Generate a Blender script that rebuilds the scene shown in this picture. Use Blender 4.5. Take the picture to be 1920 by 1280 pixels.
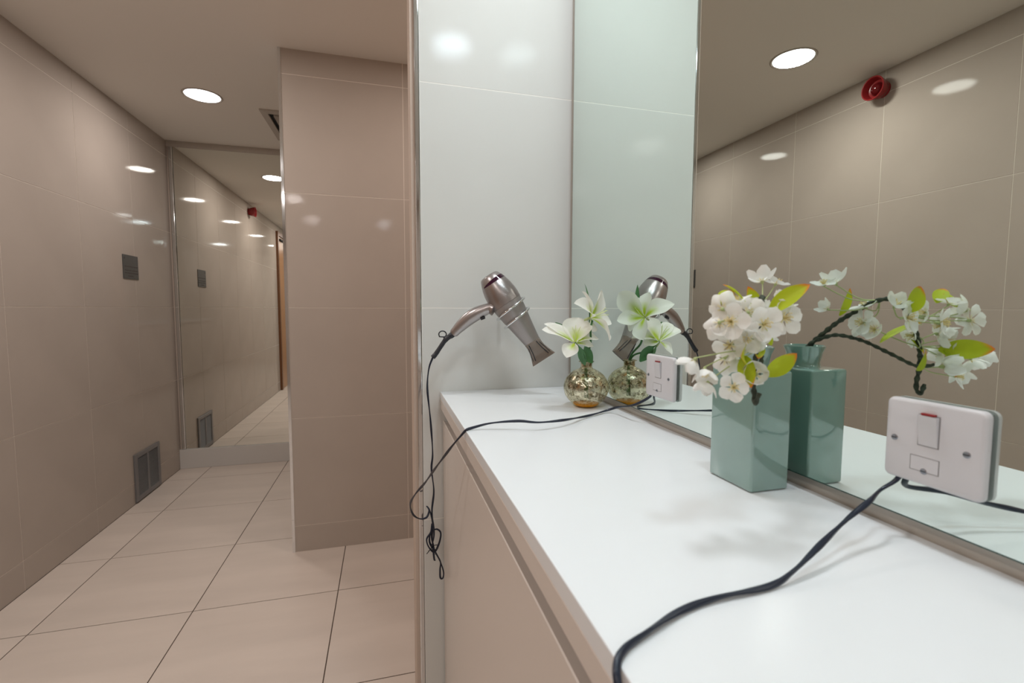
import bpy, bmesh, math, random
from mathutils import Vector, Matrix, Quaternion
random.seed(7)
for o in list(bpy.data.objects): bpy.data.objects.remove(o, do_unlink=True)
SC = bpy.context.scene
COL = SC.collection
E = 1.346                      # eye height above the floor; z below is given relative to the eye

# ------------------------------------------------------------------ camera
YAW, PITCH, ROLL, FPX = 0.26343, 0.070961, 0.00274, 879.9
cy, sy = math.cos(YAW), math.sin(YAW)
fwd = Vector((sy*math.cos(PITCH), cy*math.cos(PITCH), -math.sin(PITCH)))
rt = Vector((cy, -sy, 0)); up = rt.cross(fwd)
r2 = rt*math.cos(ROLL) + up*math.sin(ROLL); u2 = -rt*math.sin(ROLL) + up*math.cos(ROLL)
cd = bpy.data.cameras.new('camera'); cam = bpy.data.objects.new('camera', cd); COL.objects.link(cam)
M = Matrix((r2, u2, -fwd)).transposed().to_4x4(); M.translation = Vector((0, 0, E)); cam.matrix_world = M
cd.sensor_width = 36; cd.lens = FPX/1920*36; cd.clip_start = 0.02; cd.clip_end = 60
cd.dof.use_dof = True; cd.dof.focus_distance = 1.35; cd.dof.aperture_fstop = 6.5
SC.camera = cam
# ------------------------------------------------------------------ world, exposure
w = bpy.data.worlds.new('world'); SC.world = w; w.use_nodes = True
w.node_tree.nodes['Background'].inputs[0].default_value = (0.9, 0.9, 1, 1)
w.node_tree.nodes['Background'].inputs[1].default_value = 0.02
SC.view_settings.view_transform = 'Standard'; SC.view_settings.look = 'None'
SC.view_settings.exposure = 0.0; SC.view_settings.gamma = 1.0; SC.view_settings.use_curve_mapping = False
SC.cycles.max_bounces = 12; SC.cycles.glossy_bounces = 8; SC.cycles.diffuse_bounces = 5
SC.cycles.transmission_bounces = 8; SC.cycles.transparent_max_bounces = 8
SC.cycles.sample_clamp_indirect = 8
# lamps: (x, y, watts, colour)
WARM = (1.0, 0.925, 0.875); COOL = (0.87, 0.955, 1.0)
LAMPS = [(-1.09, 3.46, 8.5, WARM), (-1.08, 2.12, 10.5, WARM), (-1.06, 0.58, 9.5, WARM), (-1.06, -0.89, 9, WARM), (-1.06, -2.35, 8, WARM),
         (0.345, 0.155, 3.8, (0.76, 0.92, 1.0)), (0.345, 0.76, 6.4, (0.93, 0.97, 1.0)), (0.35, 2.02, 6.0, (1.0, 0.88, 0.80)), (0.0, -2.42, 7, COOL)]  # the side-passage lamp is unseen, added to brighten the partition
HC = 1.328; A = -1.672; HF = -1.346; MX = 0.519; YW = 1.312; YP = 2.7245; YF = 4.446; CT = -0.2347

# ------------------------------------------------------------------ materials
def mat(name, color, rough=0.5, metal=0.0, spec=0.5, noise=0.0, nscale=8, bump=0.0, bscale=200, coat=0, trans=0, alpha=1, ior=1.45, nstretch=None, bdist=0.001):
    m = bpy.data.materials.new(name); m.use_nodes = True
    nt = m.node_tree; b = nt.nodes['Principled BSDF']
    b.inputs['Base Color'].default_value = (*color, 1); b.inputs['Roughness'].default_value = rough
    b.inputs['Metallic'].default_value = metal; b.inputs['Specular IOR Level'].default_value = spec
    b.inputs['Coat Weight'].default_value = coat; b.inputs['Coat Roughness'].default_value = 0.03; b.inputs['Coat IOR'].default_value = 1.7
    b.inputs['Transmission Weight'].default_value = trans; b.inputs['Alpha'].default_value = alpha; b.inputs['IOR'].default_value = ior
    tc = nt.nodes.new('ShaderNodeTexCoord')
    if noise:
        mp = nt.nodes.new('ShaderNodeMapping'); nt.links.new(tc.outputs['Object'], mp.inputs[0])
        if nstretch: mp.inputs['Scale'].default_value = nstretch
        n = nt.nodes.new('ShaderNodeTexNoise'); n.inputs['Scale'].default_value = nscale; n.inputs['Detail'].default_value = 5
        r = nt.nodes.new('ShaderNodeValToRGB')
        r.color_ramp.elements[0].position = 0.3; r.color_ramp.elements[1].position = 0.7
        r.color_ramp.elements[0].color = (*[c*(1-noise) for c in color], 1); r.color_ramp.elements[1].color = (*[min(1, c*(1+noise)) for c in color], 1)
        nt.links.new(mp.outputs[0], n.inputs['Vector']); nt.links.new(n.outputs[0], r.inputs[0]); nt.links.new(r.outputs[0], b.inputs['Base Color'])
    if bump:
        n2 = nt.nodes.new('ShaderNodeTexNoise'); n2.inputs['Scale'].default_value = bscale; n2.inputs['Detail'].default_value = 2
        bp = nt.nodes.new('ShaderNodeBump'); bp.inputs['Strength'].default_value = bump; bp.inputs['Distance'].default_value = bdist
        nt.links.new(tc.outputs['Object'], n2.inputs['Vector']); nt.links.new(n2.outputs[0], bp.inputs['Height']); nt.links.new(bp.outputs[0], b.inputs['Normal'])
    return m
m_tile = mat('beige_glazed_tile', (0.435, 0.375, 0.328), rough=0.045, spec=0.12, noise=0.03, nscale=3, bump=0.04, bscale=300)
m_tile_lamplit = mat('lamplit_glazed_tile', (0.655, 0.665, 0.645), rough=0.015, spec=0.13, noise=0.02, nscale=3, bump=0.06, bscale=520)  # likely the same beige tile; the counter lamps' brightness is put into its colour
m_grout = mat('pale_grout', (0.74, 0.67, 0.60), rough=0.9, spec=0.1)
m_grout_w = mat('white_grout', (0.85, 0.84, 0.80), rough=0.9, spec=0.1)
m_grout_f = mat('brown_floor_grout', (0.10, 0.075, 0.06), rough=0.9, spec=0.1)
m_floor = mat('cream_stone_floor_tile', (0.58, 0.50, 0.44), rough=0.42, spec=0.25, noise=0.06, nscale=2.2, nstretch=(0.6, 3.0, 1))
m_ceil = mat('ceiling_paint', (0.81, 0.775, 0.725), rough=0.9, spec=0.1)
m_paint = mat('beige_paint', (0.55, 0.45, 0.38), rough=0.7, spec=0.2)
m_white_lam = mat('white_gloss_worktop', (0.77, 0.80, 0.825), rough=0.2, spec=0.22, noise=0.012, nscale=4)
m_door_lam = mat('satin_cabinet_lacquer', (0.66, 0.60, 0.55), rough=0.3, spec=0.3)
m_apron = mat('satin_front_lacquer', (0.66, 0.60, 0.55), rough=0.3, spec=0.3)
m_chrome = mat('polished_steel', (0.78, 0.80, 0.82), rough=0.07, metal=1)
m_alu = mat('champagne_aluminium', (0.50, 0.46, 0.41), rough=0.4, metal=0.4)
m_mirror = mat('green_tinted_mirror', (0.78, 0.86, 0.82), rough=0.0, metal=1)
m_mirror_n = mat('clear_mirror', (0.90, 0.91, 0.86), rough=0.0, metal=1)
m_edge = mat('dark_glass_edge', (0.02, 0.06, 0.05), rough=0.2)
m_plastic = mat('white_moulded_plastic', (0.60, 0.59, 0.61), rough=0.25, spec=0.5)
m_seam = mat('shadow_gap_plastic', (0.25, 0.24, 0.24), rough=0.8)
m_red = mat('red_plastic', (0.26, 0.018, 0.02), rough=0.25)
m_redlens = mat('dark_red_lens', (0.11, 0.006, 0.008), rough=0.08)
m_screw = mat('screw_steel', (0.32, 0.34, 0.38), rough=0.3, metal=1)
m_dark = mat('black_slot', (0.01, 0.01, 0.01), rough=0.8)
m_cord = mat('navy_black_cord_rubber', (0.012, 0.018, 0.035), rough=0.3, spec=0.5)
m_black = mat('black_rubber', (0.015, 0.016, 0.022), rough=0.4)
m_dryer = mat('champagne_metallic_plastic', (0.385, 0.35, 0.345), rough=0.3, metal=0.85, noise=0.015, nscale=200)
m_dryer2 = mat('champagne_barrel_plastic', (0.345, 0.32, 0.312), rough=0.38, metal=0.7)
m_purple = mat('glossy_plum_band', (0.035, 0.006, 0.022), rough=0.05)
m_nozzle = mat('smoked_clear_plastic', (0.24, 0.185, 0.15), rough=0.06, alpha=0.68, spec=0.5)
m_green = mat('sea_green_glazed_ceramic', (0.205, 0.335, 0.30), rough=0.12, spec=0.8, coat=1.0, noise=0.04, nscale=12)
m_bark = mat('dark_olive_bark', (0.055, 0.065, 0.045), rough=0.85, noise=0.35, nscale=160, bump=0.8, bscale=260, bdist=0.003)
m_pedicel = mat('pale_green_stalk', (0.42, 0.48, 0.22), rough=0.6)
m_lily_leaf = mat('deep_green_leaf', (0.05, 0.16, 0.05), rough=0.35, noise=0.2, nscale=60)
m_lime = mat('lime_filament', (0.70, 0.78, 0.35), rough=0.6)
m_stamen = mat('cream_yellow_stamen', (0.80, 0.66, 0.30), rough=0.6)
m_anther = mat('brown_anther', (0.22, 0.09, 0.04), rough=0.7)
m_wood = mat('brown_door_veneer', (0.36, 0.17, 0.065), rough=0.3, noise=0.12, nscale=6, nstretch=(8, 8, 0.5))
m_woodf = mat('dark_brown_door_frame', (0.16, 0.065, 0.025), rough=0.35)
m_grille = mat('grey_anodised_grille', (0.23, 0.225, 0.23), rough=0.4, metal=0.5)
m_plaque = mat('brushed_dark_plaque', (0.085, 0.085, 0.085), rough=0.3, metal=0.3, noise=0.08, nscale=30, nstretch=(1, 1, 20))
m_etch = mat('etched_lettering', (0.05, 0.04, 0.035), rough=0.6)
m_plinth = mat('pale_plinth_board', (0.56, 0.53, 0.50), rough=0.4)
m_vent = mat('vent_enamel', (0.46, 0.41, 0.36), rough=0.6)
m_amber = mat('amber_glass_base', (0.80, 0.33, 0.005), rough=0.05, alpha=0.85)

def emis(name, c, s):
    m = bpy.data.materials.new(name); m.use_nodes = True; nt = m.node_tree
    nt.nodes.remove(nt.nodes['Principled BSDF']); e = nt.nodes.new('ShaderNodeEmission')
    e.inputs[0].default_value = (*c, 1); e.inputs[1].default_value = s
    nt.links.new(e.outputs[0], nt.nodes['Material Output'].inputs[0]); return m
m_lens = emis('lit_diffuser', (0.95, 0.97, 1.0), 5)

def petal_mat(name, white, mid, edge=None, stripe=0.5, kind='lily'):
    m = bpy.data.materials.new(name); m.use_nodes = True; nt = m.node_tree; N = nt.nodes; L = nt.links
    b = N['Principled BSDF']; b.inputs['Roughness'].default_value = 0.5; b.inputs['Specular IOR Level'].default_value = 0.3
    uv = N.new('ShaderNodeUVMap'); sp = N.new('ShaderNodeSeparateXYZ'); L.new(uv.outputs[0], sp.inputs[0])
    def math_(op, a, c=None):
        n = N.new('ShaderNodeMath'); n.operation = op; n.use_clamp = (op == 'MULTIPLY_ADD')
        for i, x in enumerate((a, c) if c is not None else (a,)):
            if isinstance(x, (int, float)): n.inputs[i].default_value = x
            else: L.new(x, n.inputs[i])
        return n.outputs[0]
    t = sp.outputs[0]; v = math_('ABSOLUTE', math_('SUBTRACT', sp.outputs[1], 0.5))
    if kind == 'leaf':
        a = math_('ADD', math_('MULTIPLY', v, 0.65), math_('MULTIPLY', math_('POWER', t, 5), 0.85))
        ns = N.new('ShaderNodeTexNoise'); ns.inputs['Scale'].default_value = 60
        a = math_('ADD', a, math_('MULTIPLY', math_('SUBTRACT', ns.outputs[0], 0.5), 0.5))
        r = N.new('ShaderNodeValToRGB'); L.new(a, r.inputs[0])
        r.color_ramp.elements[0].position = 0.40; r.color_ramp.elements[1].position = 0.82
        r.color_ramp.elements[0].color = (*white, 1); r.color_ramp.elements[1].color = (*edge, 1)
    else:
        s = math_('MULTIPLY', math_('MAXIMUM', math_('SUBTRACT', 1, math_('MULTIPLY', t, 1/stripe)), 0), math_('MAXIMUM', math_('SUBTRACT', 1, math_('MULTIPLY', v, 2.6)), 0))
        r = N.new('ShaderNodeValToRGB'); L.new(math_('MAXIMUM', s, 0), r.inputs[0])
        r.color_ramp.elements[0].position = 0.02; r.color_ramp.elements[1].position = 0.5
        r.color_ramp.elements[0].color = (*white, 1); r.color_ramp.elements[1].color = (*mid, 1)
    L.new(r.outputs[0], b.inputs['Base Color'])
    tr = N.new('ShaderNodeBsdfTranslucent'); L.new(r.outputs[0], tr.inputs[0])
    mx = N.new('ShaderNodeMixShader'); mx.inputs[0].default_value = 0.3
    L.new(b.outputs[0], mx.inputs[1]); L.new(tr.outputs[0], mx.inputs[2]); L.new(mx.outputs[0], N['Material Output'].inputs[0])
    return m
m_lily = petal_mat('lily_petal', (0.88, 0.88, 0.82), (0.50, 0.66, 0.05), stripe=0.62)
m_blos = petal_mat('cherry_petal', (0.90, 0.89, 0.86), (0.80, 0.72, 0.42), stripe=0.35)
m_leaf = petal_mat('yellow_green_leaf_with_red_edge', (0.46, 0.54, 0.02), None, edge=(0.75, 0.20, 0.03), kind='leaf')

def mercury():
    m = bpy.data.materials.new('mottled_mercury_glass'); m.use_nodes = True; nt = m.node_tree; N = nt.nodes; L = nt.links
    b = N['Principled BSDF']; b.inputs['Metallic'].default_value = 0.95; b.inputs['Roughness'].default_value = 0.06
    tc = N.new('ShaderNodeTexCoord'); n = N.new('ShaderNodeTexNoise'); n.inputs['Scale'].default_value = 75; n.inputs['Detail'].default_value = 9; n.inputs['Roughness'].default_value = 0.75
    L.new(tc.outputs['Object'], n.inputs['Vector'])
    r = N.new('ShaderNodeValToRGB'); r.color_ramp.elements[0].position = 0.44; r.color_ramp.elements[1].position = 0.52
    r.color_ramp.elements[0].color = (0.16, 0.13, 0.07, 1); r.color_ramp.elements[1].color = (0.80, 0.75, 0.56, 1); L.new(n.outputs[0], r.inputs[0]); L.new(r.outputs[0], b.inputs['Base Color'])
    n2 = N.new('ShaderNodeTexNoise'); n2.inputs['Scale'].default_value = 85; n2.inputs['Detail'].default_value = 8; n2.inputs['Roughness'].default_value = 0.8; L.new(tc.outputs['Object'], n2.inputs['Vector'])
    bp = N.new('ShaderNodeBump'); bp.inputs['Strength'].default_value = 0.22; bp.inputs['Distance'].default_value = 0.002; L.new(n2.outputs[0], bp.inputs['Height']); L.new(bp.outputs[0], b.inputs['Normal'])
    r2_ = N.new('ShaderNodeValToRGB'); r2_.color_ramp.elements[0].position = 0.46; r2_.color_ramp.elements[1].position = 0.5
    r2_.color_ramp.elements[0].color = (0.0, 0, 0, 1); r2_.color_ramp.elements[1].color = (0.72, 0.72, 0.72, 1); L.new(n2.outputs[0], r2_.inputs[0])
    tp = N.new('ShaderNodeBsdfTransparent'); tp.inputs[0].default_value = (0.93, 0.90, 0.78, 1)
    mx = N.new('ShaderNodeMixShader'); sz = N.new('ShaderNodeSeparateXYZ'); L.new(tc.outputs['Object'], sz.inputs[0])
    mr = N.new('ShaderNodeMapRange'); mr.inputs['From Min'].default_value = 0.034; mr.inputs['From Max'].default_value = 0.008; mr.inputs['To Min'].default_value = 0.0; mr.inputs['To Max'].default_value = 0.95
    L.new(sz.outputs[2], mr.inputs[0]); mm_ = N.new('ShaderNodeMath'); mm_.operation = 'MAXIMUM'; L.new(r2_.outputs[0], mm_.inputs[0]); L.new(mr.outputs[0], mm_.inputs[1]); L.new(mm_.outputs[0], mx.inputs[0]); L.new(b.outputs[0], mx.inputs[1]); L.new(tp.outputs[0], mx.inputs[2])
    L.new(mx.outputs[0], N['Material Output'].inputs[0]); return m
m_merc = mercury()

# ------------------------------------------------------------------ mesh helpers
def V(x, y, z): return Vector((x, y, z + E))           # eye-relative z -> world
def wloc(o):
    p = Vector((0, 0, 0))
    while o is not None: p = p + o.location; o = o.parent
    return p
def obj(name, bm, m, parent=None, smooth=False, at=None):
    """link one mesh object; mesh coordinates are world coordinates, moved to the object's own origin"""
    base = wloc(parent) if parent else Vector((0, 0, 0))
    org = at if at is not None else (base if parent else Vector((0, 0, 0)))
    if not parent and at is None and len(bm.verts):
        xs = [v.co for v in bm.verts]
        org = Vector(((min(c.x for c in xs)+max(c.x for c in xs))/2, (min(c.y for c in xs)+max(c.y for c in xs))/2, min(c.z for c in xs)))
    bmesh.ops.translate(bm, vec=-org, verts=bm.verts)
    bmesh.ops.recalc_face_normals(bm, faces=bm.faces)
    me = bpy.data.meshes.new(name); bm.to_mesh(me); bm.free()
    for mm in (m if isinstance(m, (list, tuple)) else [m]): me.materials.append(mm)
    if smooth:
        for p in me.polygons: p.use_smooth = True
    o = bpy.data.objects.new(name, me); COL.objects.link(o)
    if parent: o.parent = parent; o.location = org - base
    else: o.location = org
    return o
def sharp(o, ang=35):
    me = o.data
    for p in me.polygons: p.use_smooth = True
    try: me.set_sharp_from_angle(angle=math.radians(ang))
    except Exception: pass
    return o
def tag(o, label, cat, group=None):
    o['label'] = label; o['category'] = cat
    if group: o['group'] = group
    return o
def thing(name, label, cat, loc, group=None):
    o = bpy.data.objects.new(name, None); COL.objects.link(o); o.location = loc; o.empty_display_size = 0.05
    return tag(o, label, cat, group)
def struct(name, bm, m, **k):
    o = obj(name, bm, m, **k); o['kind'] = 'structure'; return o
def box(bm, a, b, bev=0, seg=2):
    lo = Vector([min(a[i], b[i]) for i in range(3)]); hi = Vector([max(a[i], b[i]) for i in range(3)])
    t = bmesh.new(); bmesh.ops.create_cube(t, size=1)
    for v in t.verts: v.co = Vector([lo[i] + (v.co[i]+0.5)*(hi[i]-lo[i]) for i in range(3)])
    if bev: bmesh.ops.bevel(t, geom=t.edges[:], offset=bev, segments=seg, affect='EDGES', profile=0.5)
    me = bpy.data.meshes.new('t'); t.to_mesh(me); t.free(); bm.from_mesh(me); bpy.data.meshes.remove(me)
    return bm
def B(a, b, bev=0, seg=2): return box(bmesh.new(), a, b, bev, seg)
def frame_from(axis, hint=Vector((0, 0, 1))):
    a = axis.normalized(); h = hint if abs(a.dot(hint)) < 0.95 else Vector((1, 0, 0))
    x = (h - a*h.dot(a)).normalized(); return x, a.cross(x), a
def lathe(bm, org, axis, prof, n=40, cap0=True, cap1=True, hint=Vector((0, 0, 1))):
    x, y, a = frame_from(axis, hint); rings = []
    for s, r in prof:
        rings.append([bm.verts.new(org + a*s + (x*math.cos(2*math.pi*i/n) + y*math.sin(2*math.pi*i/n))*r) for i in range(n)])
    for p, q in zip(rings, rings[1:]):
        for i in range(n): bm.faces.new((p[i], p[(i+1) % n], q[(i+1) % n], q[i]))
    if cap0: bm.faces.new(rings[0][::-1])
    if cap1: bm.faces.new(rings[-1])
    return bm
def crom(pts, k=8):
    P = [Vector(p) for p in pts]; P = [2*P[0]-P[1]] + P + [2*P[-1]-P[-2]]; out = []
    for i in range(1, len(P)-2):
        for j in range(k):
            t = j/k; a, b, c, d = P[i-1], P[i], P[i+1], P[i+2]
            out.append(0.5*((2*b) + (c-a)*t + (2*a-5*b+4*c-d)*t*t + (3*b-a-3*c+d)*t**3))
    out.append(P[-2]); return out
def tube(bm, pts, r, n=10, k=8, flat=1.0, twist=0.0, raw=False, r1=None, lump=0):
    C = pts if raw else crom(pts, k); N = len(C); T = []
    for i in range(N):
        d = C[min(i+1, N-1)] - C[max(i-1, 0)]; T.append(d.normalized())
    x, _, _ = frame_from(T[0]); rings = []; L = 0
    for i in range(N):
        if i: x = (x - T[i]*x.dot(T[i])).normalized(); L += (C[i]-C[i-1]).length
        y = T[i].cross(x); a0 = twist*L
        rr = r if r1 is None else (r[int(i*(len(r)-1)/(N-1))] if isinstance(r, list) else r + (r1-r)*i/(N-1))
        if lump: rr *= 1 + lump*random.uniform(-1, 1)
        ring = []
        for j in range(n):
            a = 2*math.pi*j/n; u = math.cos(a)*rr; v = math.sin(a)*rr*flat
            ca, sa = math.cos(a0), math.sin(a0)
            ring.append(bm.verts.new(C[i] + x*(u*ca - v*sa) + y*(u*sa + v*ca)))
        rings.append(ring)
    for p, q in zip(rings, rings[1:]):
        for i in range(n): bm.faces.new((p[i], p[(i+1) % n], q[(i+1) % n], q[i]))
    bm.faces.new(rings[0][::-1]); bm.faces.new(rings[-1]); return bm
def strip(C, T_, axis, width, curl=0.3, cup=0.25, nt=10, nv=6, tipw=0.0, peak=0.5, wob=0.0, ctrl=None, uv=True):
    """petal or leaf: from C to T_, opening along axis"""
    C = Vector(C); T_ = Vector(T_); axis = Vector(axis).normalized(); ln = (T_-C).length
    mid = ctrl if ctrl is not None else (C+T_)/2 + axis*ln*curl
    bm = bmesh.new(); uvl = bm.loops.layers.uv.new('UVMap'); G = []; ph = random.uniform(0, 6)
    for i in range(nt+1):
        t = i/nt; c = C*(1-t)**2 + mid*2*t*(1-t) + T_*t*t; d = ((mid-C)*(1-t) + (T_-mid)*t).normalized()
        side = d.cross(axis)
        if side.length < 0.05: side = d.cross(Vector((0.3, 0.5, 0.8)))
        side.normalize(); nrm = side.cross(d).normalized()
        wp = math.sin(math.pi*min(1, t**(math.log(0.5)/math.log(peak))))**0.75 if 0 < t < 1 else 0
        wp = max(wp, 0.14*(1-t)*(t < 0.3) + tipw*(t > 0.85))
        row = []
        for j in range(nv+1):
            v = j/nv*2-1
            p = c + side*(v*width/2*wp) + nrm*(cup*width*wp*(v*v-0.3) + wob*width*math.sin(t*9+ph+v*2)*abs(v)*wp)
            row.append((bm.verts.new(p), (t, j/nv)))
        G.append(row)
    for i in range(nt):
        for j in range(nv):
            q = [G[i][j], G[i][j+1], G[i+1][j+1], G[i+1][j]]
            f = bm.faces.new([a[0] for a in q])
            for lp, a in zip(f.loops, q): lp[uvl].uv = a[1]
    return bm

# ------------------------------------------------------------------ room shell
def tiles(parent, plane, c, us, vs, m, thick=0.008, gap=0.0036, out=1, clip=None):
    """one object per tile. plane 'x': face at x=c, u=y, v=z; 'y': face at y=c, u=x, v=z; 'z': u=x, v=y"""
    for u0, u1 in zip(us, us[1:]):
        for v0, v1 in zip(vs, vs[1:]):
            g = gap/2; a = (u0+g, v0+g); b = (u1-g, v1-g); c0, c1 = c, c-out*thick
            if plane == 'x': p, q = (c0, a[0], a[1]+E), (c1, b[0], b[1]+E)
            elif plane == 'y': p, q = (a[0], c0, a[1]+E), (b[0], c1, b[1]+E)
            else: p, q = (a[0], a[1], c0+E), (b[0], b[1], c1+E)
            bm = B(p, q); ctr = Vector([(p[i]+q[i])/2 for i in range(3)])
            obj('wall_tile' if plane != 'z' else 'floor_tile', bm, m, parent=parent, at=ctr)
ZS = [HF, -1.2, -0.6, 0.0, 0.6, 1.2, HC]
YB = -3.4; XR = 0.95
fl = struct('floor', B((A-0.1, YB-0.1, -0.1), (XR+0.1, YF+0.1, -0.0022)), m_grout_f)
tiles(fl, 'z', HF, [A, -1.443, -0.846, -0.238, 0.37, XR], [YB, -2.62, -2.005, -1.39, -0.775, -0.16, 0.455, 1.07, 1.685, 2.293, 2.905, 3.522, 4.135, YF], m_floor, thick=0.012, gap=0.0045, out=1)
ce = struct('ceiling', B((A-0.1, YB-0.1, HC+E), (XR+0.1, YF+0.1, HC+E+0.1)), m_ceil)
wl = struct('wall_left', B((A-0.1, YB-0.1, 0), (A-0.0012, YF+0.1, HC+E)), m_grout)
ys = [YF-0.0]
while ys[-1] > YB: ys.append(ys[-1]-0.5925)
ys[-1] = YB
tiles(wl, 'x', A, ys[::-1], ZS, m_tile, out=1)
wf = struct('wall_far', B((A, YF, 0), (XR+0.1, YF+0.1, HC+E)), m_paint)
struct('wall_back', B((A, YB-0.1, 0), (XR+0.1, YB, HC+E)), m_paint)
struct('wall_right', B((XR, YB, 0), (XR+0.1, YF, HC+E)), m_paint)
# partition across the corridor
wp = struct('wall_partition', B((-0.500, YP+0.0012, 0), (XR, YP+0.12, HC+E)), m_grout)
tiles(wp, 'y', YP, [-0.499, 0.111, 0.70, XR], ZS, m_tile, out=-1)
o = struct('trim_1', B((-0.513, YP-0.003, 0), (-0.499, YP+0.12, HC+E)), m_chrome); o.name = 'trim_1'
# niche wall at the far end of the counter
wn = struct('wall_niche', B((0.0735, YW+0.012, 0), (XR, YW+0.13, HC+E)), m_paint)
gb = obj('grout_bed', B((0.0965, YW+0.0003, 0), (XR, YW+0.0118, HC+E)), m_grout_w, parent=wn)
tiles(wn, 'y', YW, [0.0965, 0.548, XR], ZS, m_tile_lamplit, thick=0.008, out=-1, gap=0.003)
struct('trim_2', B((0.0835, YW-0.001, 0), (0.0955, YW+0.0115, HC+E), 0.002, 2), m_chrome)
# backing wall behind the big mirror
struct('wall_mirror', B((MX+0.012, YB, 0), (MX+0.06, YW-0.0005, HC+E)), m_alu)
# far end: header, plinth, chrome strip
struct('trim_4', B((A+0.001, YF-0.014, 1.281+E), (XR, YF-0.0005, HC+E-0.0005)), m_vent)
struct('baseboard_far', B((A+0.001, YF-0.03, 0.001), (XR, YF-0.0005, -1.186+E)), m_plinth)

# ------------------------------------------------------------------ mirrors
t = thing('wall_mirror_panel', 'large green-tinted frameless wall mirror standing above the white counter', 'mirror', Vector((MX, 0, CT+E+0.019)))
obj('mirror_glass', B((MX, -1.8, CT+0.0205+E), (MX+0.006, 1.267, HC+E-0.002)), m_mirror, parent=t)
obj('glass_edge', B((MX+0.0001, -1.8, CT+0.0190+E), (MX+0.006, 1.267, CT+0.0204+E)), m_edge, parent=t)
obj('glass_edge', B((MX+0.0001, 1.2671, CT+0.0190+E), (MX+0.006, 1.2685, HC+E-0.002)), m_edge, parent=t)
obj('backing_board', B((MX+0.0061, -1.8, CT+0.0215+E), (MX+0.0115, 1.26, HC+E-0.002)), m_alu, parent=t)
t = thing('end_mirror', 'full-height mirror filling the far end of the corridor', 'mirror', Vector((-0.8, YF-0.01, -1.186+E)))
obj('mirror_glass', B((-1.626, YF-0.012, -1.184+E), (XR-0.01, YF-0.006, 1.280+E)), m_mirror_n, parent=t)
bm = B((-1.655, YF-0.024, -1.184+E), (-1.628, YF-0.004, 1.280+E), 0.004, 3); obj('edge_strip', bm, m_chrome, parent=t)

# ------------------------------------------------------------------ door behind the camera on the left wall (seen in the end mirror)
dz = 1.20
bm = bmesh.new(); X0, X1 = A+0.0005, A+0.035
for a, b in (((X0, 0.49, -1.345), (X1, 0.556, dz+0.02)), ((X0, -0.50, -1.345), (X1, -0.434, dz+0.02)), ((X0, -0.434, dz-0.045), (X1, 0.49, dz+0.02))):
    box(bm, (a[0], a[1], a[2]+E), (b[0], b[1], b[2]+E))
d1 = struct('door_1', bm, m_woodf)
obj('door_leaf', B((X0, -0.43, HF+0.006+E), (A+0.018, 0.486, dz-0.05+E)), m_wood, parent=d1)
obj('door_closer', B((A+0.019, 0.15, dz-0.115+E), (A+0.045, 0.42, dz-0.085+E), 0.003), m_dark, parent=d1)
bm = tube(bmesh.new(), [V(A+0.02, -0.34, 0.02), V(A+0.06, -0.34, 0.02), V(A+0.065, -0.33, 0.0), V(A+0.065, -0.33, -0.3), V(A+0.06, -0.34, -0.32), V(A+0.02, -0.34, -0.32)], 0.01)
obj('door_handle', bm, m_chrome, parent=d1, smooth=True)

# ------------------------------------------------------------------ ceiling lamps
WH = ['above the far end of the corridor', 'above the middle of the corridor', 'above the brown door behind the siren', 'farther back behind the brown door', 'nearest the back wall of the corridor',
      'above the white counter', 'above the counter end close to the lamplit tiled wall', 'added unseen in the side passage to brighten the partition', 'behind the camera in the middle of the room']
for (x, y, P, c), wh in zip(LAMPS, WH):
    t = thing('recessed_downlight', 'round white recessed ceiling lamp ' + wh, 'ceiling light', Vector((x, y, HC+E)), 'recessed ceiling lamps')
    bm = bmesh.new(); lathe(bm, Vector((x, y, HC+E)), Vector((0, 0, -1)), [(0.0004, 0.112), (0.003, 0.110), (0.004, 0.103), (0.0015, 0.0985)], 48, cap1=False)
    obj('trim_ring', bm, m_vent, parent=t, smooth=True)
    bm = bmesh.new(); lathe(bm, Vector((x, y, HC+E)), Vector((0, 0, -1)), [(0.0006, 0.098), (0.0012, 0.098)], 48)
    obj('lens', bm, m_lens, parent=t)
    ld = bpy.data.lights.new('lamp', 'AREA'); ld.shape = 'DISK'; ld.size = 0.19; ld.energy = P; ld.color = c
    lo = bpy.data.objects.new('lamp', ld); COL.objects.link(lo); lo.parent = t; lo.location = (0, 0, -0.003)

# ------------------------------------------------------------------ ceiling vent
x0, y0, s = -0.796, 3.572, 0.60
t = thing('ceiling_vent', 'square slatted air diffuser in the corridor ceiling, partly hidden by the partition', 'air vent', Vector((x0+s/2, y0+s/2, HC+E)))
def sqring(bm, i, wdt, z0, z1, z2):
    a = [(x0+i, y0+i), (x0+s-i, y0+i), (x0+s-i, y0+s-i), (x0+i, y0+s-i)]; j = i+wdt
    b = [(x0+j, y0+j), (x0+s-j, y0+j), (x0+s-j, y0+s-j), (x0+j, y0+s-j)]
    A_ = [bm.verts.new((p[0], p[1], z0)) for p in a]; B_ = [bm.verts.new((p[0], p[1], z1)) for p in b]; C_ = [bm.verts.new((p[0], p[1], z2)) for p in b]; D_ = [bm.verts.new((p[0], p[1], z2)) for p in a]
    for k in range(4):
        n = (k+1) % 4
        bm.faces.new((A_[k], A_[n], B_[n], B_[k])); bm.faces.new((B_[k], B_[n], C_[n], C_[k])); bm.faces.new((D_[k], D_[n], A_[n], A_[k]))
z = HC+E
bm = bmesh.new(); sqring(bm, 0, 0.045, z-0.010, z-0.014, z-0.0002); obj('frame', bm, m_vent, parent=t)
obj('dark_back', B((x0+0.045, y0+0.045, z-0.0015), (x0+s-0.045, y0+s-0.045, z-0.0003)), m_dark, parent=t)
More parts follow.
